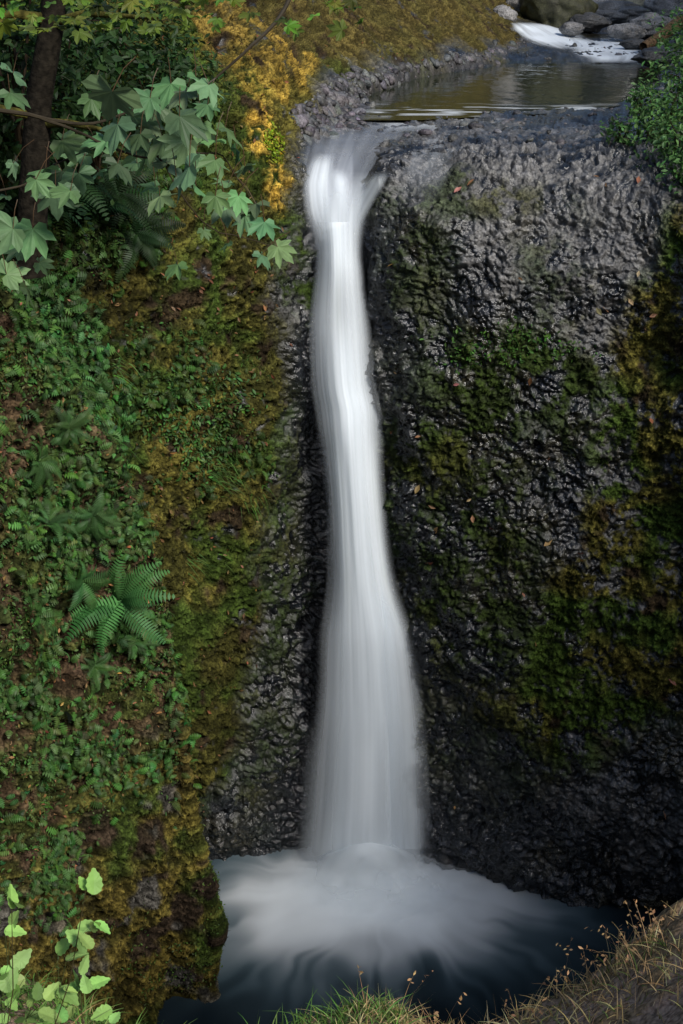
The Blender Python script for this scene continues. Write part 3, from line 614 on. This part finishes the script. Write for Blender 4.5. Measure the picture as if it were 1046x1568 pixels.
for (x0,tops) in (((60,1640),[(132,1362),(146,1412),(120,1420),(140,1452),(102,1470)]),((0,1640),[(18,1390),(8,1425),(20,1480),(5,1500),(30,1520),(12,1530)]),((110,1660),[(122,1490),(135,1520),(100,1540),(150,1550),(80,1560),(118,1510),(170,1545)]),((30,1700),[(40,1560),(60,1550),(15,1560),(70,1530),(95,1565)])):
    base=P(x0[0],x0[1],3.9);t0=P(tops[0][0],tops[0][1],4.1)
    mid=base*.5+t0*.5+np.array([.03,0,0]);tv,tf=tube([base,mid,t0],[.003,.0025,.0015],6);b.add(tv,tf,np.ones((len(tv),1))*C(.06,.05,.02))
    tp=np.array([P(a,c,4.1+.1*rng.normal()) for a,c in tops]);tp=np.concatenate([tp,tp+rng.normal(size=tp.shape)*.035]);k=len(tp)
    V,F=inst(OVAL,OVALF,basis(np.array([[.1,-.35,.8]])+.45*rng.normal(size=(k,3)),rng.normal(size=k)*1.2),tp,.05+.045*rng.random(k));b.add(V,F,icol(gcol(k,(.25,.42,.11),.2,.08),len(OVAL)))
    for q in tp:
        s_=base+(t0-base)*np.clip((q[2]-base[2])/(t0[2]-base[2])-.05,0,1)
        tv,tf=tube([s_,(s_+q)/2,q],[.0012,.0012,.001],4);b.add(tv,tf,np.ones((len(tv),1))*C(.07,.09,.03))
b.make('broadleaf_sapling',M_LEAF,smooth=False)
# ---------------- forest on the right rim ----------------
b=Bag();tb=Bag();n=11000
y=rng.uniform(-10,46,n);z=rng.uniform(12,27,n);x=rng.uniform(15,24,n)
p=np.stack([x,y,z],1);p=p[fbm(p,.35,2,951)>-.3];k=len(p)
V,F=inst(LEAF*np.array([1.6,1,1]),LEAFF,basis(rng.normal(size=(k,3)),rng.random(k)*6.28),p,.7+.5*rng.random(k));b.add(V,F,icol(gcol(k,(.04,.075,.02),.3,.1),len(LEAF)))
gt=bpy.data.objects.new('forest_trees',None);bpy.context.collection.objects.link(gt)
b.make('crowns',M_LEAF,smooth=False,parent=gt)
for i in range(10):
    yb=-8+i*5.5;xb=19+2*rng.normal();tv,tf=tube([[xb,yb,0],[xb+.2,yb,12],[xb,yb+.3,20],[xb,yb,27]],[.5,.42,.28,.06],10);tb.add(tv,tf,np.ones((len(tv),1))*C(.06,.045,.03))
    for j in range(8):
        z0=12+j*1.7;a=rng.random()*6.28;tv,tf=tube([[xb,yb,z0],[xb+2*math.cos(a),yb+2*math.sin(a),z0+.6],[xb+4*math.cos(a),yb+4*math.sin(a),z0+.3]],[.1,.06,.02],6)
        tb.add(tv,tf,np.ones((len(tv),1))*C(.06,.045,.03))
V=np.concatenate(tb.V);mk('trunks_and_limbs',V,np.concatenate(tb.F),M_BARK,np.concatenate(tb.C),{'rgh':np.full(len(V),.9)},parent=gt)
# ---------------- light ----------------
Sd=np.array([.46,-.60,.66]);Sd/=np.linalg.norm(Sd)
w=bpy.data.worlds.new('World');bpy.context.scene.world=w;w.use_nodes=True;nt=w.node_tree
bg=nt.nodes['Background'];sk=nt.nodes.new('ShaderNodeTexSky');sk.sky_type='NISHITA';sk.sun_disc=False
sk.sun_elevation=math.asin(Sd[2]);sk.sun_rotation=math.atan2(Sd[0],Sd[1])
nt.links.new(sk.outputs[0],bg.inputs[0]);bg.inputs[1].default_value=.15
sl=bpy.data.lights.new('sun','SUN');sl.energy=5;sl.angle=math.radians(12);sl.color=(1,.95,.88)
so=bpy.data.objects.new('sun',sl);bpy.context.collection.objects.link(so);so.rotation_euler=Vector(Sd).to_track_quat('Z','Y').to_euler()
cam=bpy.data.cameras.new('camera');co=bpy.data.objects.new('camera',cam);bpy.context.collection.objects.link(co)
co.location=(0,0,ZC);co.rotation_euler=(math.radians(90-24),0,0)
cam.sensor_fit='VERTICAL';cam.sensor_height=36;cam.lens=45;cam.clip_end=1000;cam.clip_start=.05
s=bpy.context.scene;s.camera=co
s.view_settings.view_transform='Standard';s.view_settings.look='None';s.view_settings.exposure=0
